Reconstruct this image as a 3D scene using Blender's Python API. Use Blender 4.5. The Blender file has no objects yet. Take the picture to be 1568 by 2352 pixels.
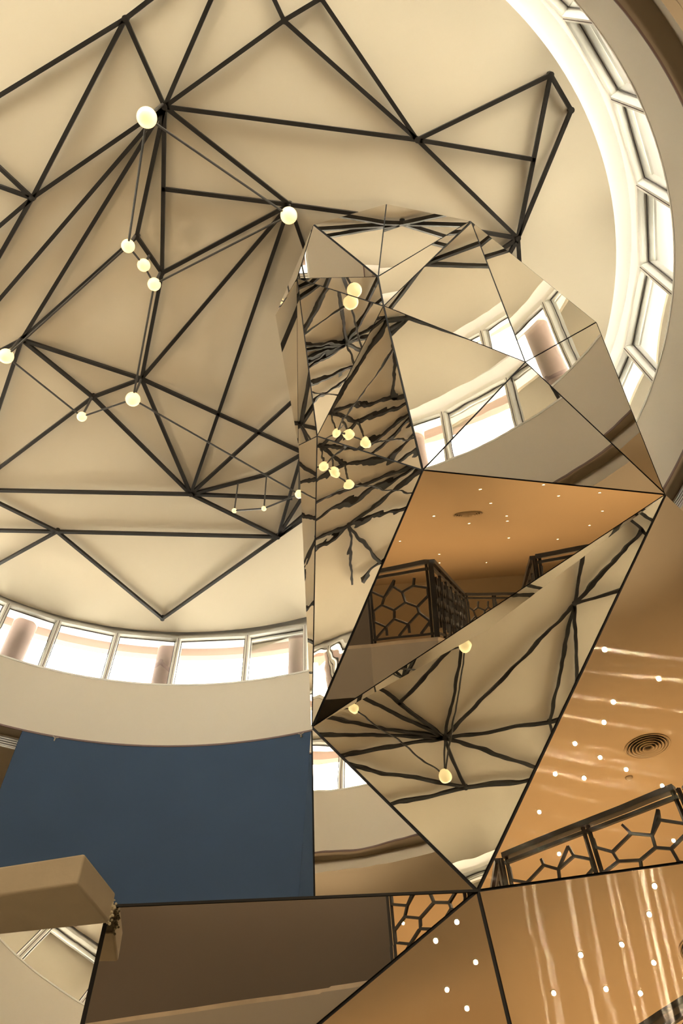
import bpy, bmesh, math, random
from mathutils import Vector, Matrix
from mathutils.geometry import tessellate_polygon
random.seed(7)
SC = bpy.context.scene
COL = SC.collection
EYE = 1.6                                    # eye height above the ground floor
U = 5.5                                      # mean radius of the drum in metres

# ------------------------------------------------------------------ camera
FPX, ZX, ZY = 1763.457, 701.131, -43.267     # focal length in pixels and image of the zenith (frame 1568 x 2352)
_u = Vector((ZX - 784, 1176 - ZY, -FPX)).normalized()
_h = (Vector((0, 0, -1)) - _u * Vector((0, 0, -1)).dot(_u)).normalized()
_r = _h.cross(_u)
cam = bpy.data.cameras.new('camera')
cam.sensor_fit = 'HORIZONTAL'; cam.sensor_width = 36.0
cam.lens = 36.0 * FPX / 1568.0
cam.clip_start = 0.05; cam.clip_end = 500
camo = bpy.data.objects.new('camera', cam); COL.objects.link(camo)
camo.matrix_world = Matrix(((_r.x, _r.y, _r.z, 0), (_h.x, _h.y, _h.z, 0), (_u.x, _u.y, _u.z, EYE), (0, 0, 0, 1)))
SC.camera = camo

# ------------------------------------------------------------------ sky, exposure
world = bpy.data.worlds.new('sky'); SC.world = world; world.use_nodes = True
bg = world.node_tree.nodes['Background']
bg.inputs[0].default_value = (1.0, 0.95, 0.87, 1); bg.inputs[1].default_value = 16.5
SC.view_settings.view_transform = 'Standard'; SC.view_settings.look = 'None'
SC.view_settings.gamma = 1.0; SC.view_settings.use_curve_mapping = False
SC.view_settings.exposure = 0.0
SC.cycles.use_denoising = True
SC.cycles.max_bounces = 8; SC.cycles.diffuse_bounces = 3; SC.cycles.glossy_bounces = 6; SC.cycles.transparent_max_bounces = 8
SC.cycles.use_adaptive_sampling = True; SC.cycles.adaptive_threshold = 0.2; SC.cycles.adaptive_min_samples = 16
SC.cycles.caustics_reflective = False; SC.cycles.caustics_refractive = False

# ------------------------------------------------------------------ helpers
def ray(px, py):
    d = Vector(((px - 784) / FPX, (1176 - py) / FPX, -1))
    return Vector((d.dot(_r), d.dot(_h), d.dot(_u)))
def on_z(px, py, z):
    """the point of a horizontal plane (z above the ground floor) seen at a photo position"""
    d = ray(px, py); t = (z - EYE) / d.z
    return Vector((d.x * t, d.y * t, z))

def mat(name, color, rough=0.6, metal=0.0, noise=0.0, nscale=6.0, bump=0.0, bscale=30.0, emit=None, estr=0.0, spec=0.4):
    m = bpy.data.materials.new(name); m.use_nodes = True
    nt = m.node_tree; b = nt.nodes['Principled BSDF']
    b.inputs['Roughness'].default_value = rough; b.inputs['Metallic'].default_value = metal
    b.inputs['Specular IOR Level'].default_value = spec
    c = (*color, 1)
    if noise > 0 or bump > 0:
        tc = nt.nodes.new('ShaderNodeTexCoord')
    if noise > 0:
        n = nt.nodes.new('ShaderNodeTexNoise'); n.inputs['Scale'].default_value = nscale; n.inputs['Detail'].default_value = 4
        nt.links.new(tc.outputs['Object'], n.inputs['Vector'])
        r = nt.nodes.new('ShaderNodeValToRGB')
        r.color_ramp.elements[0].position = 0.3; r.color_ramp.elements[1].position = 0.7
        r.color_ramp.elements[0].color = (*[x * (1 - noise) for x in color], 1)
        r.color_ramp.elements[1].color = (*[min(1, x * (1 + noise)) for x in color], 1)
        nt.links.new(n.outputs['Fac'], r.inputs['Fac']); nt.links.new(r.outputs['Color'], b.inputs['Base Color'])
    else:
        b.inputs['Base Color'].default_value = c
    if bump > 0:
        n2 = nt.nodes.new('ShaderNodeTexNoise'); n2.inputs['Scale'].default_value = bscale; n2.inputs['Detail'].default_value = 3
        nt.links.new(tc.outputs['Object'], n2.inputs['Vector'])
        bp = nt.nodes.new('ShaderNodeBump'); bp.inputs['Strength'].default_value = 1.0; bp.inputs['Distance'].default_value = bump
        nt.links.new(n2.outputs['Fac'], bp.inputs['Height']); nt.links.new(bp.outputs['Normal'], b.inputs['Normal'])
    if emit:
        b.inputs['Emission Color'].default_value = (*emit, 1); b.inputs['Emission Strength'].default_value = estr
    return m

def mirror_mat(name, tint, wave, wscale, streak=0.0, tan=(.99, .07, .02), srough=.10):
    m = bpy.data.materials.new(name); m.use_nodes = True
    nt = m.node_tree; b = nt.nodes['Principled BSDF']; L = nt.links
    b.inputs['Base Color'].default_value = (*tint, 1); b.inputs['Metallic'].default_value = 1.0
    b.inputs['Roughness'].default_value = 0.0
    tc = nt.nodes.new('ShaderNodeTexCoord')
    n1 = nt.nodes.new('ShaderNodeTexNoise'); n1.inputs['Scale'].default_value = wscale; n1.inputs['Detail'].default_value = 1.5
    n1.inputs['Roughness'].default_value = 0.4
    L.new(tc.outputs['Object'], n1.inputs['Vector'])
    bp = nt.nodes.new('ShaderNodeBump'); bp.inputs['Strength'].default_value = 1.0; bp.inputs['Distance'].default_value = wave
    L.new(n1.outputs['Fac'], bp.inputs['Height']); L.new(bp.outputs['Normal'], b.inputs['Normal'])
    if streak > 0:
        g = nt.nodes.new('ShaderNodeBsdfAnisotropic'); g.inputs['Color'].default_value = (*tint, 1)
        g.inputs['Roughness'].default_value = srough; g.inputs['Anisotropy'].default_value = 0.97
        tg = nt.nodes.new('ShaderNodeCombineXYZ')
        for q_ in range(3): tg.inputs[q_].default_value = tan[q_]
        L.new(tg.outputs[0], g.inputs['Tangent'])
        mx = nt.nodes.new('ShaderNodeMixShader'); mx.inputs[0].default_value = streak
        out = nt.nodes['Material Output']
        L.new(b.outputs[0], mx.inputs[1]); L.new(g.outputs[0], mx.inputs[2]); L.new(mx.outputs[0], out.inputs['Surface'])
    return m

def glass_mat():
    m = bpy.data.materials.new('window_glass'); m.use_nodes = True
    nt = m.node_tree; nt.nodes.remove(nt.nodes['Principled BSDF'])
    t = nt.nodes.new('ShaderNodeBsdfTransparent'); t.inputs[0].default_value = (.97, .98, .96, 1)
    g = nt.nodes.new('ShaderNodeBsdfGlossy'); g.inputs['Roughness'].default_value = 0.01
    f = nt.nodes.new('ShaderNodeFresnel'); f.inputs[0].default_value = 1.35
    mx = nt.nodes.new('ShaderNodeMixShader'); nt.links.new(f.outputs[0], mx.inputs[0])
    nt.links.new(t.outputs[0], mx.inputs[1]); nt.links.new(g.outputs[0], mx.inputs[2])
    nt.links.new(mx.outputs[0], nt.nodes['Material Output'].inputs['Surface'])
    return m

CREAM = (.83, .735, .585)
M = dict(
    disc=mat('ceiling_paint', (.82, .71, .535), .75),
    drum=mat('drum_paint', (.775, .685, .545), .7),
    white=mat('white_paint', (.92, .905, .86), .6),
    frame=mat('frame_paint', (.92, .89, .80), .4),
    gallery=mat('gallery_ceiling_paint', (.80, .68, .50), .7),
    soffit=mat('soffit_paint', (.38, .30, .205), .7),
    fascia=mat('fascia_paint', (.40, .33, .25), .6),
    parapet=mat('parapet_paint', (.135, .10, .068), .7),
    blue=mat('blue_paint', (.035, .070, .130), .65, noise=.05, nscale=1.2),
    black=mat('black_metal', (.018, .015, .012), .45),
    joint=mat('black_joint', (.012, .010, .008), .6),
    rod=mat('dark_rod', (.06, .052, .042), .4),
    globe=mat('opal_glass', (.8, .65, .38), .25, emit=(1.0, .80, .38), estr=1.0),
    wood=mat('warm_floor', (.60, .46, .31), .35, noise=.12, nscale=3.0),
    tile=mat('ground_tile', (.80, .74, .64), .3, noise=.03, nscale=2.0),
    wall=mat('hall_paint', (.76, .68, .55), .7),
    ledge=mat('ledge_plaster', (.66, .55, .385), .7, noise=.03, nscale=9.0, bump=.002, bscale=25),
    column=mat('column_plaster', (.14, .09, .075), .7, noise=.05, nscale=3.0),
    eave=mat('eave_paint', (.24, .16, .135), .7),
    roof=mat('roof_membrane', (.80, .78, .73), .8, noise=.03, nscale=2.0),
    grille=mat('grille_paint', (.84, .79, .68), .45),
    dark=mat('grille_void', (.05, .042, .032), .8),
    lamp=mat('lamp_lens', (.9, .8, .6), .4, emit=(1.0, .72, .36), estr=60.0),
    cove=mat('cove_strip', (.9, .85, .75), .4, emit=(1.0, .93, .81), estr=13.0),
    caulk=mat('caulk', (.80, .70, .50), .8, noise=.1, nscale=20, bump=.004, bscale=40),
    glass=glass_mat(),
    mirror=mirror_mat('mirror_bronze', (.80, .755, .68), .0007, 2.6),
    mirror_b=mirror_mat('mirror_bronze_wavy', (.76, .70, .61), .0017, 3.8),
    mirror_c=mirror_mat('mirror_bronze_flat', (.82, .775, .70), .0004, 1.8),
    mirror_e=mirror_mat('mirror_bronze_dark', (.62, .565, .47), .0010, 3.0),
    mirror_h=mirror_mat('mirror_bronze_hazed', (.82, .775, .70), .0005, 1.8, streak=.03, tan=(.1, .37, -.93), srough=.05),
    mirror_d=mirror_mat('mirror_bronze_smeared', (.80, .755, .68), .0005, 1.8, streak=.014, tan=(-.36, .0, -.93), srough=.05),
    mirror_s=mirror_mat('mirror_bronze_brushed', (.78, .735, .66), .0005, 1.8, streak=.06),
)

def link(name, verts, faces, m=None, parent=None, smooth=False):
    me = bpy.data.meshes.new(name); me.from_pydata([tuple(v) for v in verts], [], faces); me.update()
    if smooth:
        for p in me.polygons: p.use_smooth = True
    o = bpy.data.objects.new(name, me); COL.objects.link(o)
    if m: me.materials.append(m if not isinstance(m, str) else M[m])
    if parent: o.parent = parent
    return o
def tag(o, label, cat, group=None):
    o['label'] = label; o['category'] = cat
    if group: o['group'] = group
    return o
def struct(o, label=None):
    o['kind'] = 'structure'
    if label: o['label'] = label
    return o
def empty(name, loc=(0, 0, 0)):
    o = bpy.data.objects.new(name, None); COL.objects.link(o); o.location = loc; o.empty_display_size = .1
    return o
class MB:
    def __init__(s): s.v = []; s.f = []
    def add(s, v, f):
        k = len(s.v); s.v += [Vector(a) for a in v]; s.f += [tuple(i + k for i in a) for a in f]; return s
    def hexa(s, b4, t4):
        return s.add(list(b4) + list(t4), [(0, 3, 2, 1), (4, 5, 6, 7), (0, 1, 5, 4), (1, 2, 6, 5), (2, 3, 7, 6), (3, 0, 4, 7)])
    def box(s, lo, hi):
        x0, y0, z0 = lo; x1, y1, z1 = hi
        return s.hexa([(x0, y0, z0), (x1, y0, z0), (x1, y1, z0), (x0, y1, z0)], [(x0, y0, z1), (x1, y0, z1), (x1, y1, z1), (x0, y1, z1)])
    def bar(s, a, b, w, h, up=Vector((0, 0, 1))):
        a = Vector(a); b = Vector(b); d = (b - a).normalized()
        if abs(d.dot(up)) > .99: up = Vector((1, 0, 0))
        x = d.cross(up).normalized() * w / 2; y = x.normalized().cross(d) * h / 2
        return s.hexa([a - x - y, a + x - y, a + x + y, a - x + y], [b - x - y, b + x - y, b + x + y, b - x + y])
    def tube(s, a, b, r, r2=None, n=12, caps=True):
        a = Vector(a); b = Vector(b); r2 = r if r2 is None else r2; d = (b - a).normalized()
        up = Vector((0, 0, 1)) if abs(d.z) < .95 else Vector((1, 0, 0))
        x = d.cross(up).normalized(); y = d.cross(x)
        k = len(s.v)
        for p, q in ((a, r), (b, r2)):
            for i in range(n):
                t = 2 * math.pi * i / n; s.v.append(p + (x * math.cos(t) + y * math.sin(t)) * q)
        for i in range(n):
            j = (i + 1) % n; s.f.append((k + i, k + j, k + n + j, k + n + i))
        if caps: s.f.append(tuple(k + i for i in range(n - 1, -1, -1))); s.f.append(tuple(k + n + i for i in range(n)))
        return s
    def lathe(s, prof, c, n=32, close=False):
        k = len(s.v); c = Vector(c)
        for r, z in prof:
            for i in range(n):
                t = 2 * math.pi * i / n; s.v.append(c + Vector((r * math.cos(t), r * math.sin(t), z)))
        m = len(prof)
        for a in range(m - 1 if not close else m):
            b = (a + 1) % m
            for i in range(n):
                j = (i + 1) % n; s.f.append((k + a * n + i, k + a * n + j, k + b * n + j, k + b * n + i))
        return s
    def build(s, name, m, parent=None, smooth=False): return link(name, s.v, s.f, m, parent, smooth)

# ------------------------------------------------------------------ plan of the drum: an ellipse
CX, CY = -.313 * U, .745 * U
EA, EB, ER = U / .935, U * .935, -.301
def ell(t, R=1.0, z=0.0):
    x = EA * R * math.cos(t); y = EB * R * math.sin(t)
    ca, sa = math.cos(ER), math.sin(ER)
    return Vector((CX + ca * x - sa * y, CY + sa * x + ca * y, z))
_N = 7200
_ts = [-math.pi + 2 * math.pi * i / _N for i in range(_N + 1)]
_s = [0.0]
for i in range(_N): _s.append(_s[-1] + math.hypot(EA * (math.cos(_ts[i + 1]) - math.cos(_ts[i])), EB * (math.sin(_ts[i + 1]) - math.sin(_ts[i]))))
def arc_of(t):
    t = (t + math.pi) % (2 * math.pi); q = t / (2 * math.pi) * _N; i = int(q); return _s[i] + (_s[min(i + 1, _N)] - _s[i]) * (q - i)
def t_of(s):
    s = s % _s[-1]; lo, hi = 0, _N
    while hi - lo > 1:
        m = (lo + hi) // 2
        if _s[m] <= s: lo = m
        else: hi = m
    return _ts[lo] + (s - _s[lo]) / (_s[hi] - _s[lo]) * (_ts[hi] - _ts[lo])
def spread(known):
    """angles of a run of equal bays: [(degrees, bays to the next known one)]"""
    out = []
    for i, (a, n) in enumerate(known):
        b = known[(i + 1) % len(known)][0]; s0 = arc_of(math.radians(a)); s1 = arc_of(math.radians(b))
        if s1 <= s0: s1 += _s[-1]
        for k in range(n): out.append(t_of(s0 + (s1 - s0) * k / n))
    return out
Z_SILL, Z_DRUM = 1.595 * U + EYE, 1.372 * U + EYE
Z_DISC = 1.80 * U + EYE; Z_HEAD = 1.795 * U + EYE
Z_GAL = 1.335 * U + EYE                      # ceiling of the gallery storey
Z_FL2 = 4.3 + EYE                            # floor of the gallery storey
Z_EAVE = 2.0 * U + EYE
NSEG = 192
def ring_solid(name, prof, m, smooth=True, t0=None, t1=None, n=NSEG, parent=None):
    """prof: closed loop of (R, z)"""
    full = t0 is None; t0 = 0 if full else t0; t1 = 2 * math.pi if full else t1
    V = []; F = []; k = len(prof); cnt = n if full else n + 1
    for i in range(cnt):
        t = t0 + (t1 - t0) * i / n
        for R, z in prof: V.append(ell(t, R, z))
    for i in range(n):
        j = (i + 1) % cnt
        for a in range(k):
            b = (a + 1) % k; F.append((i * k + a, j * k + a, j * k + b, i * k + b))
    if not full: F.append(tuple(range(k))); F.append(tuple(n * k + a for a in range(k - 1, -1, -1)))
    o = link(name, V, F, m, parent)
    bm = bmesh.new(); bm.from_mesh(o.data); bmesh.ops.recalc_face_normals(bm, faces=bm.faces); bm.to_mesh(o.data); bm.free()
    if smooth:
        for p in o.data.polygons: p.use_smooth = True
        o.data.set_sharp_from_angle(angle=math.radians(30))
    return o

# ------------------------------------------------------------------ ceiling disc, cove, drum
def disc_R(t):                                # the disc sits off centre in the drum
    return .949 + .046 * (1 - math.cos(t)) / 2
V = []; F = []
for i in range(NSEG):
    t = 2 * math.pi * i / NSEG; V += [ell(t, disc_R(t), Z_DISC), ell(t, disc_R(t), Z_DISC + .06), ell(t, disc_R(t) - .02, Z_DISC + .06)]
for i in range(NSEG):
    j = (i + 1) % NSEG; F += [(3 * i, 3 * j, 3 * j + 1, 3 * i + 1), (3 * i + 1, 3 * j + 1, 3 * j + 2, 3 * i + 2)]
F.append(tuple(3 * i for i in range(NSEG - 1, -1, -1))); F.append(tuple(3 * i + 2 for i in range(NSEG)))
struct(link('ceiling', V, F, 'disc'), 'large cream ceiling disc over the round hall')
Z_TOP = Z_DISC + .30
V = [ell(2 * math.pi * i / NSEG, 1.0, Z_TOP) for i in range(NSEG)] + [ell(2 * math.pi * i / NSEG, 1.0, Z_TOP + .1) for i in range(NSEG)]
F = [tuple(range(NSEG - 1, -1, -1)), tuple(range(NSEG, 2 * NSEG))]
struct(link('ceiling', V, F, 'white'), 'white recess above the ceiling disc')
struct(ring_solid('wall_drum_upper', [(1.0, Z_HEAD), (1.0, Z_EAVE + .2), (1.04, Z_EAVE + .2), (1.04, Z_HEAD)], 'white'))
# the lamp strip hidden in the cove, laid on the disc's upper edge
V = []; F = []
NC = 96
for i in range(NC + 1):
    t = math.radians(-115 + 190 * i / NC); r = disc_R(t)
    V += [ell(t, r - .012, Z_DISC + .062), ell(t, r - .020, Z_DISC + .062), ell(t, r - .020, Z_DISC + .085), ell(t, r - .012, Z_DISC + .085)]
for i in range(NC):
    j = i + 1
    for a in range(4): b = (a + 1) % 4; F.append((4 * i + a, 4 * j + a, 4 * j + b, 4 * i + b))
F += [(0, 1, 2, 3), (4 * NC, 4 * NC + 3, 4 * NC + 2, 4 * NC + 1)]
tag(link('cove_light_strip', V, F, 'cove'), 'lit white strip hidden above the rim of the cream ceiling disc', 'lamp')
struct(ring_solid('wall_drum', [(1.0, Z_DRUM + .02), (1.0, Z_SILL), (1.028, Z_SILL), (1.028, Z_DRUM + .02)], 'drum'), 'cream curved band of wall below the ring of windows')
struct(ring_solid('trim_1', [(.9992, Z_DRUM - .008), (.9992, Z_DRUM + .02), (1.002, Z_DRUM + .02), (1.002, Z_DRUM - .008)], 'eave'))
struct(ring_solid('trim_2', [(.9985, Z_SILL - .02), (.9985, Z_SILL + .012), (1.06, Z_SILL + .012), (1.06, Z_SILL - .02)], 'frame'))
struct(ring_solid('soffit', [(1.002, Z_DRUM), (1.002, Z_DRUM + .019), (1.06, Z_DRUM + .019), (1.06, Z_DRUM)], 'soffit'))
struct(ring_solid('bulkhead', [(1.035, Z_GAL), (1.035, Z_DRUM), (1.05, Z_DRUM), (1.05, Z_GAL)], 'gallery'))

# ------------------------------------------------------------------ windows of the drum
mull = spread([(-24.2, 1), (-12.75, 1), (-.94, 1), (10.6, 1), (22.9, 8), (105.75, 1), (117.6, 1), (128.1, 1), (138.2, 1), (147.2, 16)])
Rg = 1.019
for i, t0 in enumerate(mull):
    t1 = mull[(i + 1) % len(mull)]
    if t1 < t0: t1 += 2 * math.pi
    a0, a1 = ell(t0, 1.0), ell(t1, 1.0); b0, b1 = ell(t0, Rg), ell(t1, Rg); d = (a1 - a0).normalized()
    rad = (b0 - a0).normalized(); w = .035
    w_ = empty('window_%d' % (i + 1)); struct(w_)
    mb = MB()
    # head: a flat soffit from the room edge to the glass
    zb, zt = Z_HEAD - .02, Z_HEAD + .05
    mb.hexa([p + Vector((0, 0, zb)) for p in (a0, a1, b1, b0)], [p + Vector((0, 0, zt)) for p in (a0, a1, b1, b0)])
    # inner rim under the head
    mb.hexa([p + Vector((0, 0, zb - .018)) for p in (a0, a1, a1 + rad * .03, a0 + rad * .03)], [p + Vector((0, 0, zb)) for p in (a0, a1, a1 + rad * .03, a0 + rad * .03)])
    mb.build('head', 'frame', w_)
    # deep mullion fin at t0
    fm = MB(); tg = (ell(t0 + .01) - ell(t0 - .01)).normalized() * w
    q = [a0 - tg, a0 + tg, b0 + tg * 1.5 + rad * .03, b0 - tg * 1.5 + rad * .03]
    fm.hexa([p + Vector((0, 0, Z_SILL)) for p in q], [p + Vector((0, 0, zb)) for p in q])
    fo = fm.build('mullion', 'frame', w_)
    MB().hexa([p + Vector((0, 0, Z_SILL)) for p in (a0 - tg * .12 - rad * .004, a0 + tg * .12 - rad * .004, a0 + tg * .12, a0 - tg * .12)],
              [p + Vector((0, 0, zb)) for p in (a0 - tg * .12 - rad * .004, a0 + tg * .12 - rad * .004, a0 + tg * .12, a0 - tg * .12)]).build('cover_strip', 'column', fo)
    # thin dark gasket round the pane, then the pane
    g0, g1 = b0 + d * w * 1.5, b1 - d * w * 1.5
    k = .005
    gm = MB()
    gm.bar(g0 + Vector((0, 0, zb - k)), g1 + Vector((0, 0, zb - k)), .012, 2 * k)
    gm.bar(g0 + Vector((0, 0, Z_SILL + k)), g1 + Vector((0, 0, Z_SILL + k)), .012, 2 * k)
    gm.bar(g0 + d * k + Vector((0, 0, Z_SILL)), g0 + d * k + Vector((0, 0, zb)), .012, 2 * k)
    gm.bar(g1 - d * k + Vector((0, 0, Z_SILL)), g1 - d * k + Vector((0, 0, zb)), .012, 2 * k)
    gm.build('gasket', 'rod', w_)
    MB().hexa([p + Vector((0, 0, Z_SILL + k)) for p in (g0, g1, g1 + rad * .008, g0 + rad * .008)], [p + Vector((0, 0, zb - k)) for p in (g0, g1, g1 + rad * .008, g0 + rad * .008)]).build('pane', 'glass', w_)

# ------------------------------------------------------------------ outside: columns, eave, roof terrace

cols = spread([(-22, 1), (1, 1), (24, 3), (97.9, 1), (119.1, 1), (142.6, 9)])
names_col = 'round plaster column outside the clerestory windows'
for t in cols:
    c = ell(t, 1.105, 0); root = empty('round_column', (c.x, c.y, Z_SILL - .5))
    tag(root, names_col, 'column', 'columns outside the ring of windows')
    H = Z_EAVE - (Z_SILL - .5)
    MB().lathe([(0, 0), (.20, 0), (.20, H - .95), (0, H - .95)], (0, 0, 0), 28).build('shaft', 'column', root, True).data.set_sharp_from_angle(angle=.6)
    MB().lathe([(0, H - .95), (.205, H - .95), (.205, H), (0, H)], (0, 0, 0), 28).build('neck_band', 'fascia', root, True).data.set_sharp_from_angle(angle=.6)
struct(ring_solid('eave_soffit', [(1.04, Z_EAVE), (1.04, Z_EAVE + .2), (1.265, Z_EAVE + .2), (1.265, Z_EAVE)], 'white'))
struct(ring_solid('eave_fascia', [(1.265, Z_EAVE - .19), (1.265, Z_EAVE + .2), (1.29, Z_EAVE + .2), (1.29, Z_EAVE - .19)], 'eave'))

def plate_with_hole(name, outer, hole, z0, z1, m):
    n0, n1 = len(outer), len(hole)
    tri = tessellate_polygon([[Vector((*p[:2], 0)) for p in outer], [Vector((*p[:2], 0)) for p in hole]])
    pts = [Vector((*p[:2], 0)) for p in outer] + [Vector((*p[:2], 0)) for p in hole]; N = len(pts)
    V = [p + Vector((0, 0, z0)) for p in pts] + [p + Vector((0, 0, z1)) for p in pts]
    F = []
    for a, b, c in tri: F.append((a, b, c)); F.append((a + N, c + N, b + N))
    for s, n in ((0, n0), (n0, n1)):
        for i in range(n): j = (i + 1) % n; F.append((s + i, s + j, s + j + N, s + i + N))
    o = link(name, V, F, m)
    bm = bmesh.new(); bm.from_mesh(o.data); bmesh.ops.recalc_face_normals(bm, faces=bm.faces); bm.to_mesh(o.data); bm.free()
    return o
HX0, HX1, HY0, HY1 = -13.5, 13.5, -24.0, 16.0
rect = [(HX0, HY0), (HX1, HY0), (HX1, HY1), (HX0, HY1)]
hole = [ell(2 * math.pi * i / 96, 1.05) for i in range(96)][::-1]
struct(plate_with_hole('ceiling', rect, hole, Z_GAL, Z_GAL + .12, M['gallery']), 'warm cream gallery ceiling around the round opening')
hole2 = [ell(2 * math.pi * i / 96, 1.028) for i in range(96)][::-1]
RX = 8
struct(plate_with_hole('roof_terrace', [(HX0 - RX, HY0 - RX), (HX1 + RX, HY0 - RX), (HX1 + RX, HY1 + RX), (HX0 - RX, HY1 + RX)], hole2, Z_SILL - .55, Z_SILL - .45, M['roof']))

# ------------------------------------------------------------------ gallery storey and ground storey
void = [(-8, -6.5), (.3, -4.6), (1.4, -3.25), (2.9, -10.4), (4.7, -11.6), (3.25, -3.75), (5.16, -1.6), (7, .6), (7, 7), (2, 11.5), (-6, 11.5), (-9.5, 6), (-9.5, -2)]
struct(plate_with_hole('floor_gallery', rect, void[::-1], Z_FL2 - .06, Z_FL2, M['wood']))
struct(plate_with_hole('slab_gallery', rect, void[::-1], Z_FL2 - .95, Z_FL2 - .06, M['fascia']))
struct(MB().box((HX0, HY0, -.2), (HX1, HY1, 0)).build('floor', 'tile'))
for nm, lo, hi in (('wall_left', (HX0 - .2, HY0, -.2), (HX0, HY1, Z_GAL + .1)), ('wall_right', (HX1, HY0, -.2), (HX1 + .2, HY1, Z_GAL + .1)),
                   ('wall_back', (HX0 - .2, HY0 - .2, -.2), (HX1 + .2, HY0, Z_GAL + .1)), ('wall_far', (HX0 - .2, HY1, -.2), (HX1 + .2, HY1 + .2, Z_GAL + .1))):
    struct(MB().box(lo, hi).build(nm, 'wall'))

# the blue curved wall hung under the drum
tb0, tb1 = math.radians(62), math.radians(137.55)
bw = struct(ring_solid('wall_front', [(1.0, Z_FL2 - .9), (1.0, Z_DRUM - .012), (1.012, Z_DRUM - .012), (1.012, Z_FL2 - .9)], 'blue', t0=tb0, t1=tb1, n=80), 'dark blue curved wall under the cream drum')
for (px, py) in ((125, 1700), (693, 1692)):
    d = ray(px, py)
    best = min((ell(math.radians(a / 10), 1.0) for a in range(850, 1380)), key=lambda p: abs(math.atan2(p.x, p.y) - math.atan2(d.x, d.y)))
    z = EYE + d.z * math.hypot(best.x, best.y) / math.hypot(d.x, d.y)
    inw = (Vector((CX, CY, 0)) - best).normalized(); p = Vector((best.x, best.y, z)); sd = Vector((-inw.y, inw.x, 0))
    mb = MB().tube(p, p + inw * .05, .012, n=8)
    for a in range(3):
        q = p + inw * .05; an = 2.1 * a + .5
        mb.tube(q, q + sd * .05 * math.cos(an) + Vector((0, 0, .05 * math.sin(an))), .008, n=6)
    mb.build('hook', 'fascia', bw)

# ------------------------------------------------------------------ black bar lattice on the ceiling
N_ = dict(a=(288, 43), b=(378, 245), c=(74, 455), d=(652, 47), e=(737, -4), f=(958, 321), g=(665, 470), h=(372, 627), i=(314, 543),
          k=(50, 780), l=(325, 870), m=(213, 912), n=(438, 1135), o=(638, 1233), p=(373, 1421), q=(131, 1221), r=(1189, 547), s=(1264, 172), t=(1311, 253))
seg = ['ac', 'ab', 'bd', 'de', 'df', 'ef', 'bf', 'fs', 'st', 'sr', 'tr', 'fr', 'bg', 'bc', 'bi', 'bh', 'ih', 'gh', 'gl', 'gn', 'ik', 'hl', 'kl', 'km', 'mn', 'ml', 'ln', 'no', 'qo', 'qp', 'po']
SEG = [(N_[s[0]], N_[s[1]]) for s in seg]
SEG += [((288, 43), (-180, 329)), ((288, 43), (500, -120)), ((378, 245), (560, -175)), ((652, 47), (560, -150)),
        ((958, 321), (1224, 366)), ((376, 434), (665, 470)), ((378, 245), (-120, 826)), ((378, 245), (50, 780)),
        ((74, 455), (-160, 655)), ((74, 455), (-150, 245)), ((74, 455), (-190, 360)), ((74, 455), (-85, 735)),
        ((50, 780), (-140, 878)), ((50, 780), (-70, 1140)), ((213, 912), (-170, 1202)), ((325, 870), (705, 1044)),
        ((438, 1135), (715, 882)), ((1145, 577), (1189, 547)), ((665, 470), (818, 491)), ((1085, 529), (1189, 547)), ((438, 1135), (612, 1090)), ((612, 1090), (760, 1005)),
        ((438, 1135), (668, 1144)), ((438, 1135), (-260, 1121)), ((638, 1233), (705, 1000)), ((638, 1233), (790, 985)),
        ((638, 1233), (830, 1070)), ((638, 1233), (900, 1050)), ((131, 1221), (-260, 1213)), ((131, 1221), (-260, 1029)), ((131, 1221), (-200, 1404)),
        ((665, 470), (700, 572)), ((1189, 547), (1160, 600)), ((1189, 547), (1194, 625))]
lat = empty('ceiling_lattice', (CX, CY, Z_DISC))
tag(lat, 'black lattice of straight bars in triangles fixed under the cream ceiling disc', 'lattice')
ZB = Z_DISC - .055
ex = {}
for a, b in SEG:
    A, Bq = on_z(*a, ZB), on_z(*b, ZB); d = (Bq - A).normalized() * .022
    MB().bar(A - d - lat.location, Bq + d - lat.location, .046, .05).build('bar', 'black', lat)
for nm in 'abcdefghiklmnopqrst':
    p = on_z(*N_[nm], ZB) - lat.location
    MB().tube(p + Vector((0, 0, -.027)), p + Vector((0, 0, .055)), .036, n=10).build('node_plate', 'black', lat)

# ------------------------------------------------------------------ globe chandelier
def hang(node, gl):
    q = on_z(*node, ZB); d = ray(*gl); s = math.hypot(q.x, q.y) / math.hypot(d.x, d.y)
    return q, Vector((d.x * s, d.y * s, EYE + d.z * s))
G = dict(g0=((378, 245), (337, 270), .103), gN=((665, 470), (663, 495), .098), gA=((314, 543), (294, 565), .080), gB=((345, 587), (330, 609), .078),
         gC=((372, 627), (354, 653), .080), gD=((325, 870), (305, 917), .096), gE=((213, 912), (188, 957), .066), gF=((50, 780), (14, 818), .095),
         s1=((545, 1108), (538, 1173), .036), s2=((612, 1090), (606, 1168), .036))
GP = {}
ch = empty('globe_chandelier', tuple(on_z(325, 870, ZB)))
tag(ch, 'chandelier of glowing opal globes joined by thin dark rods under the ceiling', 'chandelier')
for k_, (nd, gl, r) in G.items():
    q, p = hang(nd, gl); q = Vector((p.x, p.y, q.z)); GP[k_] = (q, p, r)
p3 = on_z(687, 1135, EYE + 8.95); GP['s3'] = (Vector((p3.x, p3.y, ZB)), p3, .062)
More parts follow.
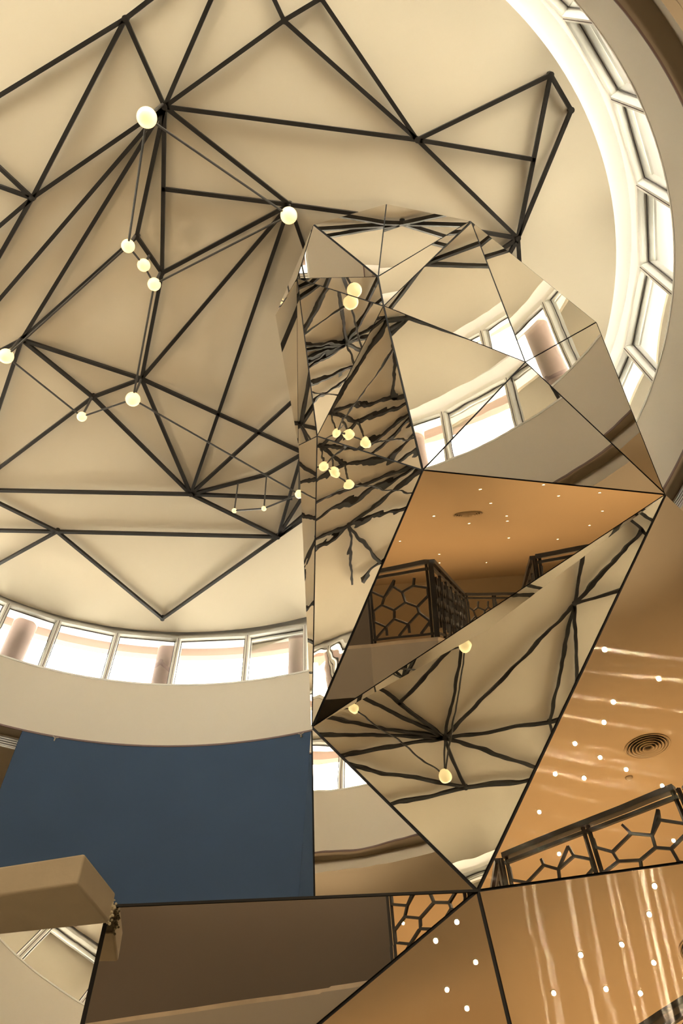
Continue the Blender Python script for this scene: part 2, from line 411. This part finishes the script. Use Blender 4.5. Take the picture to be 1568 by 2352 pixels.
for k_, (q, p, r) in GP.items():
    o = ch.location
    MB().tube(q - o, p + Vector((0, 0, r * .9)) - o, .016 if r > .05 else .011, n=10).build('stem', 'rod', ch)
    g = MB().lathe([(max(1e-4, r * math.sin(math.pi * j / 20)), -r * math.cos(math.pi * j / 20)) for j in range(21)], p - o, 28).build('globe', 'globe', ch, True)
    MB().lathe([(0, r * .86), (r * .42, r * .86), (r * .42, r * 1.04), (0, r * 1.04)], p - o, 16).build('cap', 'rod', g)
for a, b in (('g0', 'gN'), ('g0', 'gA'), ('gA', 'gB'), ('gB', 'gC'), ('gC', 'gN'), ('gC', 'gD'), ('gA', 'gF'), ('gF', 'gE'), ('gE', 'gD'), ('gD', 's3'), ('s3', 's2'), ('s2', 's1')):
    A, Bq = GP[a][1], GP[b][1]; d = (Bq - A).normalized()
    MB().tube(A + d * GP[a][2] * .9 - ch.location, Bq - d * GP[b][2] * .9 - ch.location, .013, n=8).build('link_rod', 'rod', ch)

# ------------------------------------------------------------------ faceted mirror sculpture (coordinates relative to the eye)
P = {'A': [0.798, 2.279, 9.78], 'B': [-0.097, 2.34, 9.3], 'C': [-0.35, 3.035, 9.54], 'D': [0.597, 2.808, 8.691], 'E': [1.804, 2.499, 9.597], 'F': [0.62, 3.0, 8.255], 'G': [-0.689, 3.593, 9.836], 'H': [1.924, 3.234, 7.051], 'I': [2.661, 2.948, 7.253], 'J': [0.706, 3.429, 5.476], 'K': [2.627, 3.576, 5.088], 'L': [-0.196, 3.911, 7.053], 'Lm': [-0.417, 4.172, 7.346], 'M': [-0.301, 4.223, 3.511], 'N': [0.518, 3.557, 1.929], 'P': [-0.288, 4.142, 2.254], 'R': [2.947, 3.669, 3.847], 'S': [2.064, 3.683, 2.104], 'T': [0.547, 3.447, 0.927], 'T2': [-0.718, 3.594, 1.101], 'Q0': [-1.224, 3.551, 1.972], 'X': [-2.965, 4.459, 2.462], 'P2': [-0.437, 4.809, 2.627], 'W': [-1.256, 3.598, 0.989], 'W2': [-1.256, 3.598, 0.989], 'X2': [-2.048, 3.792, 1.081], 'Ub': [1.4, 3.5, 0.896], 'Q1': [-1.402, 4.067, 2.259]}
P = {k_: Vector(v) + Vector((0, 0, EYE)) for k_, v in P.items()}
P['BT'] = Vector((1.2, 4.4, 9.75 + EYE)); P['BM'] = Vector((1.3, 4.9, 5.0 + EYE)); P['BB'] = Vector((1.0, 5.2, 0.0)); P['BL'] = Vector((-.3, 5.2, 0.0))
for a in ('W', 'T2', 'T', 'Ub', 'W2', 'X2'): P[a + 'f'] = Vector((P[a].x, P[a].y, 0.0))
front = [('ABD', 'mirror'), ('BCD', 'mirror'), ('ADE', 'mirror'), ('CDF', 'mirror_c'), ('DEF', 'mirror_c'), ('EFH', 'mirror'), ('EHI', 'mirror'), ('FHJ', 'mirror'),
         ('HJK', 'mirror'), ('HIK', 'mirror'), ('CFL', 'mirror_b'), ('FLJ', 'mirror_b'), ('BCG', 'mirror'), (('G', 'C', 'Lm'), 'mirror'), (('C', 'Lm', 'L'), 'mirror'),
         ('LJM', 'mirror_b'), (('Lm', 'L', 'M'), 'mirror_b'), ('JKM', 'mirror_h'), ('KMN', 'mirror_e'), ('KNSR', 'mirror_d'), ('MNP', 'mirror'), (('M', 'P', 'P2'), 'mirror'),
         (('N', 'Q0', 'W', 'T2'), 'mirror_c'), (('N', 'T2', 'T'), 'mirror_c'), (('N', 'T', 'Ub', 'S'), 'mirror_s'), (('Q1', 'X', 'X2', 'W2'), 'mirror_c')]
back = [('A', 'B', 'BT'), ('A', 'E', 'BT'), ('B', 'G', 'BT'), ('G', 'Lm', 'BT'), ('Lm', 'BM', 'BT'), ('Lm', 'M', 'BM'), ('M', 'P2', 'BM'), ('P2', 'BL', 'BB', 'BM'), ('E', 'I', 'BT'), ('I', 'BM', 'BT'),
        ('I', 'K', 'BM'), ('K', 'R', 'BM'), ('R', 'BB', 'BM'), ('R', 'S', 'BB'), ('S', 'Ub', 'BB'), ('Ub', 'Ubf', 'BB'), ('W', 'T2', 'T2f', 'Wf'), ('T2', 'T', 'Tf', 'T2f'), ('T', 'Ub', 'Ubf', 'Tf'), ('W2', 'X2', 'X2f', 'W2f')]
sculpt = empty('mirror_sculpture', (.9, 3.8, 0))
tag(sculpt, 'tall faceted sculpture of wavy bronze mirror triangles with black joints', 'sculpture')
inner = lambda z: Vector((.75, 4.25, z))
def panel(names, m, gap, proud, toward):
    pts = [P[n] for n in names]; c = sum(pts, Vector()) / len(pts)
    n = (pts[1] - pts[0]).cross(pts[2] - pts[0]).normalized()
    if n.dot(toward - c) < 0: n = -n; pts = pts[::-1]
    k_ = len(pts); ins = []
    for i in range(k_):
        p, a, b = pts[i], pts[i - 1], pts[(i + 1) % k_]
        e0 = (p - a).normalized(); e1 = (b - p).normalized(); n0 = n.cross(e0); n1 = n.cross(e1)
        # intersection of both inset edges, held back at very sharp corners
        cosv = max(.06, 1 + n0.dot(n1)); off = (n0 + n1) * gap / cosv
        if off.length > .12: off = off.normalized() * .12
        ins.append(p + off)
    fr = [p + n * proud - sculpt.location for p in ins]; bk = [p - n * .004 - sculpt.location for p in ins]
    F = [tuple(range(k_)), tuple(range(2 * k_ - 1, k_ - 1, -1))] + [(i, i + k_, (i + 1) % k_ + k_, (i + 1) % k_) for i in range(k_)]
    o = link('mirror_panel', fr + bk, F, m, sculpt); o.data.materials.append(M['joint'])
    for q in o.data.polygons[1:]: q.material_index = 1
    return o
cv, cf = [], []
for names, m in front:
    low = P[names[0]].z < 4.2
    panel(names, m, .0075 if not low else .0085, .008, Vector((0, 0, EYE)))
for names in back:
    c = sum((P[n] for n in names), Vector()) / len(names)
    panel(names, 'mirror', .0075, .008, c + (c - inner(c.z)))
for names in [f for f, _ in front] + back:
    k_ = len(cv); cv += [P[n] - sculpt.location for n in names]; cf.append(tuple(range(k_, k_ + len(names))))
link('core', cv, cf, 'joint', sculpt)
# black edge strip at the free edges of the lower screen
for a, b, w in (('Q0', 'W', .020), ('N', 'Q0', .013)):
    MB().bar(P[a] - sculpt.location, P[b] - sculpt.location, w, .02, Vector((0, -1, 0))).build('edge_strip', 'joint', sculpt)

# ------------------------------------------------------------------ plaster ledge at lower left
Hd = 3.40; z0, z1 = .549 * Hd + EYE, .591 * Hd + EYE
fr_, fl_, br_, bl_ = [Vector((x * Hd, y * Hd, 0)) for x, y in ((-.369, .929), (-.472, .944), (-.350, 1.030), (-.502, 1.04))]
fl_ = fr_ + (fl_ - fr_) * 9.0; bl_ = br_ + (bl_ - br_) * 6.4
ld = empty('plaster_ledge', (fr_.x, fr_.y, 0))
tag(ld, 'cream plaster ledge with a square end, meeting the mirror sculpture', 'ledge')
o_ = Vector((fr_.x, fr_.y, 0))
mb = MB().hexa([p - o_ + Vector((0, 0, z0)) for p in (fl_, fr_, br_, bl_)], [p - o_ + Vector((0, 0, z1)) for p in (fl_, fr_, br_, bl_)])
slab = mb.build('ledge_slab', 'ledge', ld)
bv = slab.modifiers.new('round', 'BEVEL'); bv.width = .012; bv.segments = 3
for p in slab.data.polygons: p.use_smooth = True
slab.data.set_sharp_from_angle(angle=math.radians(60))
mid = (fl_ + bl_) / 2 - o_
MB().box((mid.x - .25, mid.y - .2, 0), (mid.x + .25, mid.y + .2, z0)).build('pier', 'ledge', ld)
mb = MB()
for j in range(26):
    t = j / 25; q = br_ - o_ + Vector((random.uniform(-.012, .012), random.uniform(-.014, .008), z0 + (z1 - z0) * t * .75 + random.uniform(-.01, .01))); s_ = random.uniform(.004, .011)
    mb.lathe([(.0001, -s_), (s_ * .8, -s_ * .5), (s_, 0), (s_ * .7, s_ * .6), (.0001, s_)], q, 8)
mb.build('caulk_bead', 'caulk', ld, True)

# ------------------------------------------------------------------ balustrade of the gallery
def balustrade(a, b, label):
    a = Vector((*a, Z_FL2)); b = Vector((*b, Z_FL2)); e_ = (b - a).normalized() * .08; a = a + e_; b = b - e_; L = (b - a).length; d = (b - a) / L
    rt = empty('balustrade', tuple(a)); tag(rt, label, 'balustrade')
    n = max(1, round(L / 1.25)); W = L / n; zt = 1.30
    MB().bar(Vector((0, 0, zt - .03)), d * L + Vector((0, 0, zt - .03)), .12, .075).build('handrail', 'black', rt)
    MB().bar(Vector((0, 0, zt - .13)), d * L + Vector((0, 0, zt - .15)), .05, .05).build('upper_rail', 'black', rt)
    MB().bar(Vector((0, 0, .06)), d * L + Vector((0, 0, .06)), .04, .04).build('bottom_rail', 'black', rt)
    up = d.cross(Vector((0, 0, 1)))
    for i in range(n + 1):
        p = d * (i * W)
        for s in (-.04, .04):
            MB().bar(p + d * s, p + d * s + Vector((0, 0, zt - .05)), .045, .045).build('post', 'black', rt)
    for i in range(n):
        mb = MB(); x0 = i * W + .06; x1 = (i + 1) * W - .06; zb, zu = .08, zt - .17
        cols_, rows = 5, 4; cw = (x1 - x0) / cols_; rh = (zu - zb) / rows
        rnd = random.Random(i * 13 + int(L * 10)); J = {}
        for r in range(rows + 1):
            for c in range(cols_ + 1):
                edge = c in (0, cols_)
                zz = r + (.24 if (c + r) % 2 else -.24) + rnd.uniform(-.12, .12); xx = c + (0 if edge else rnd.uniform(-.22, .22))
                J[c, r] = d * (x0 + cw * xx) + Vector((0, 0, zb + rh * min(rows, max(0, zz))))
        for r in range(rows + 1):
            for c in range(cols_ + 1):
                if c < cols_ and 0 < r < rows: mb.bar(J[c, r], J[c + 1, r], .036, .036, up)
                if r < rows and (c + r) % 2: mb.bar(J[c, r], J[c, r + 1], .036, .036, up)
                elif r in (0, rows - 1) and c < cols_ and rnd.random() < .6: mb.bar(J[c, r], J[c + 1, r + 1], .036, .036, up)
        mb.build('lattice_panel', 'black', rt)
for i in range(len(void)):
    if i in (8, 9, 10): continue
    a, b = void[i], void[(i + 1) % len(void)]
    if i == 0:
        A_, B_ = Vector((*a, 0)), Vector((*b, 0)); nn = Vector((-(B_ - A_).y, (B_ - A_).x, 0)).normalized() * -.12
        pr = MB().hexa([p + Vector((0, 0, Z_FL2)) for p in (A_, B_, B_ + nn, A_ + nn)], [p + Vector((0, 0, Z_FL2 + 2.0)) for p in (A_, B_, B_ + nn, A_ + nn)]).build('parapet', 'parapet')
        struct(pr); continue
    lab = {1: 'short black lattice balustrade run leading to the projecting corner', 2: 'receding black lattice balustrade run left of the deep recess',
           3: 'black lattice balustrade across the back of the deep recess', 4: 'receding black lattice balustrade run right of the deep recess', 5: 'black lattice balustrade run reflected in the lowest right mirror panels',
           6: 'black lattice balustrade run beside the right edge of the round hall', 7: 'black lattice balustrade along the right wall of the gallery', 11: 'black lattice balustrade along the left side of the gallery', 12: 'black lattice balustrade at the rear left corner of the gallery'}[i]
    balustrade(a, b, lab)

# ------------------------------------------------------------------ gallery ceiling fittings
LZ = Z_GAL
lamps = [(4.17, -5.97), (2.85, -5.95), (4.81, -7.22), (5.71, -7.17), (3.33, -7.5), (2.12, -8.6), (4.03, -9.3), (4.2, -10.1), (3.19, -10.0), (4.78, -12.89), (2.98, -15.39),
         (4.43, -.98), (5.49, -1.58), (5.01, -2.2), (5.05, -2.75), (4.77, -3.36), (5.34, -3.74), (5.92, -4.08), (4.73, -4.3), (5.28, -4.4), (6.78, -4.56), (4.83, -5.58), (6.53, -5.17),
         (-.6, -3.6), (-.22, -3.3), (-.12, -4.22), (-.66, -4.7), (-.45, -5.2), (4.2, -3.6), (3.9, -4.5), (-5.9, -2.33), (-3.2, -4.2), (-4.6, -5.6), (-2.4, -7.0), (.4, -7.5), (.8, -10.5), (-2.5, -11), (-6, -9), (1.2, -13.5), (6.5, -9.5), (7.8, -6.5), (7.6, -1.0), (8.2, 3), (7.8, 7), (-7.2, -1.6), (-7.0, -3.6), (-8.4, -2.6), (-9.6, -4), (-10.5, 2), (-10.2, 7), (6.5, -14), (1.5, -12), (6.8, -11.6), (3.2, -17.5), (-.6, -15.5), (7.2, -16.5), (-3.5, -15), (.5, -18), (5, -18.5)]  # some at the left and far back are extras added to brighten the ceiling
first = None
for (x, y) in lamps:
    if first is None:
        first = empty('downlight', (x, y, LZ)); tr = MB().lathe([(.026, -.004), (.042, -.006), (.046, 0), (.026, 0)], (0, 0, 0), 20, True).build('trim_ring', 'grille', first, True)
        ln_ = MB().lathe([(.0001, -.002), (.026, -.002)], (0, 0, 0), 20).build('lens', 'lamp', first)
        sp = bpy.data.lights.new('downlight_beam', 'SPOT'); sp.energy = 105; sp.color = (1.0, .82, .56); sp.spot_size = math.radians(150); sp.spot_blend = .6; sp.shadow_soft_size = .03
        so = bpy.data.objects.new('downlight_beam', sp); COL.objects.link(so); so.parent = first; so.location = (0, 0, -.03)
        root = first; sp2 = sp.copy(); sp2.name = 'downlight_beam_dimmed'; sp2.energy = 64
        so.data = sp2
    else:
        root = first.copy(); COL.objects.link(root); root.location = (x, y, LZ)
        for chd in (tr, ln_, so):
            c = chd.copy(); COL.objects.link(c); c.parent = root
            if chd is so: c.data = sp2 if y > -6.3 and x > -3 else sp
    zone = ('small warm downlight in the ceiling beyond the deep balustrade recess', 'downlights beyond the recess') if x > 1.9 and y < -5.8 else \
           ('small warm downlight in the ceiling around the right-hand ringed diffuser', 'downlights by the right diffuser') if x > 1.9 else \
           ('small warm downlight in the ceiling over the brown parapet', 'downlights over the parapet') if y < -3 else \
           ('small warm downlight in the left gallery ceiling beside the drum', 'downlights in the left gallery')
    tag(root, zone[0], 'downlight', zone[1])
for (x, y), lab in (((2.97, -8.64), 'round ringed air diffuser in the ceiling above the deep recess'), ((6.04, -3.39), 'round ringed air diffuser among downlights, reflected at the right edge')):
    df = empty('air_diffuser', (x, y, LZ)); tag(df, lab, 'diffuser')
    MB().lathe([(.0001, -.001), (.33, -.001)], (0, 0, 0), 40).build('throat', 'dark', df)
    for j in range(6):
        r = .34 - j * .055
        MB().lathe([(r, -.004), (r + .03, -.02 - .008 * j), (r + .036, -.018 - .008 * j), (r + .01, 0)], (0, 0, 0), 40, True).build('ring_vane', 'gallery', df, True)
sd = empty('smoke_detector', (6.09, -4.37, LZ)); tag(sd, 'small white smoke detector on the warm gallery ceiling', 'detector')
MB().lathe([(.0001, -.05), (.03, -.05), (.05, -.03), (.055, 0)], (0, 0, 0), 20).build('housing', 'grille', sd, True)
MB().lathe([(.055, -.012), (.07, -.012), (.07, 0)], (0, 0, 0), 20).build('base_ring', 'fascia', sd)

# linear air grilles on the bulkhead under the drum
def grille(t, label, half=.34):
    s0 = arc_of(t); ta, tb = t_of(s0 - half), t_of(s0 + half); zc = (Z_GAL + Z_DRUM) / 2 - .01; hh = .075; R = 1.035
    a, b = ell(ta, R, zc), ell(tb, R, zc); n = 10; inw = (Vector((CX, CY, 0)) - ell(t, 1, 0)).normalized()
    g = empty('air_grille', tuple(ell(t, R, zc))); tag(g, label, 'grille'); o = g.location
    def strip(zlo, zhi, dep, ta_=ta, tb_=tb):
        m_ = MB()
        for j in range(n):
            p, q = ell(ta_ + (tb_ - ta_) * j / n, R, 0), ell(ta_ + (tb_ - ta_) * (j + 1) / n, R, 0)
            bot = [p - o, q - o, q + inw * dep - o, p + inw * dep - o]
            m_.hexa([v + Vector((0, 0, zlo)) for v in bot], [v + Vector((0, 0, zhi)) for v in bot])
        return m_
    strip(zc - hh, zc + hh, .004).build('backing', 'dark', g)
    strip(zc - hh - .02, zc - hh, .012).build('frame', 'grille', g); strip(zc + hh, zc + hh + .02, .012).build('frame', 'grille', g)
    e = (tb - ta) * .02
    strip(zc - hh, zc + hh, .012, ta, ta + e).build('frame', 'grille', g); strip(zc - hh, zc + hh, .012, tb - e, tb).build('frame', 'grille', g)
    for j in range(4):
        zz = zc - hh + 2 * hh * (j + .5) / 4; strip(zz - .011, zz + .011, .01).build('slat', 'grille', g)
def t_at(px, py, R=1.035):
    d = ray(px, py); az = math.atan2(d.x, d.y)
    return min((math.radians(a / 4) for a in range(-720, 720)), key=lambda t: abs((math.atan2(ell(t, R).x, ell(t, R).y) - az + math.pi) % (2 * math.pi) - math.pi))
grille(t_at(-12, 1695), 'slatted air grille on the bulkhead left of the blue wall')
grille(t_at(1575, 1155), 'slatted air grille on the bulkhead right of the mirror sculpture', .5)
grille(math.radians(-150), 'slatted air grille on the bulkhead at the rear left of the drum')
grille(math.radians(-75), 'slatted air grille on the bulkhead behind the viewer', .6)

# ------------------------------------------------------------------ added fill lights on the gallery edge, unseen fixtures that brighten the ceiling
def fill_light(loc, aim, label, watt):
    loc = Vector(loc); f_ = empty('added_fill_light', tuple(loc)); d = (Vector(aim) - loc).normalized()
    f_.rotation_euler = d.to_track_quat('-Z', 'Y').to_euler()
    tag(f_, label, 'added_fill_light')
    MB().lathe([(.0001, .16), (.07, .16), (.10, .10), (.12, 0), (.115, 0), (.09, .02), (.0001, .03)], (0, 0, 0), 24).build('housing', 'rod', f_, True)
    MB().lathe([(.0001, .012), (.112, .012)], (0, 0, 0), 24).build('lens', 'fill_light', f_)
    MB().box((-.02, -.02, .16), (.02, .02, .24)).build('bracket', 'rod', f_)
    sp_ = bpy.data.lights.new('fill_beam', 'SPOT'); sp_.energy = watt; sp_.color = (1.0, .80, .55); sp_.spot_size = math.radians(62); sp_.spot_blend = 1.0; sp_.shadow_soft_size = .35
    so_ = bpy.data.objects.new('fill_beam', sp_); COL.objects.link(so_); so_.parent = f_; so_.location = (0, 0, -.02)
M['fill_light'] = mat('fill_lens', (.9, .85, .7), .3, emit=(1.0, .86, .62), estr=6.0)  # glowing lens of the added fill lights
zf = Z_FL2 - .4
for (x, y), lab in (((6.75, 4.0), 'added dark fill light on the right gallery edge aimed at the ceiling'), ((6.0, -.45), 'added dark fill light on the near right gallery edge aimed up'),
                    ((-9.25, 2.0), 'added dark fill light on the left gallery edge aimed at the ceiling'), ((-8.0, 8.2), 'added dark fill light on the far left gallery edge aimed up'),
                    ((-4.5, -5.4), 'added dark fill light on the rear gallery edge below the brown parapet'), ((4.4, 8.9), 'added dark fill light on the far right gallery edge aimed up')):
    c = Vector((CX, CY, 0)); p = Vector((x, y, zf)); aim = Vector((x, y, 0)).lerp(c, .75); aim.z = Z_DISC
    fill_light(p, aim, lab, 400)
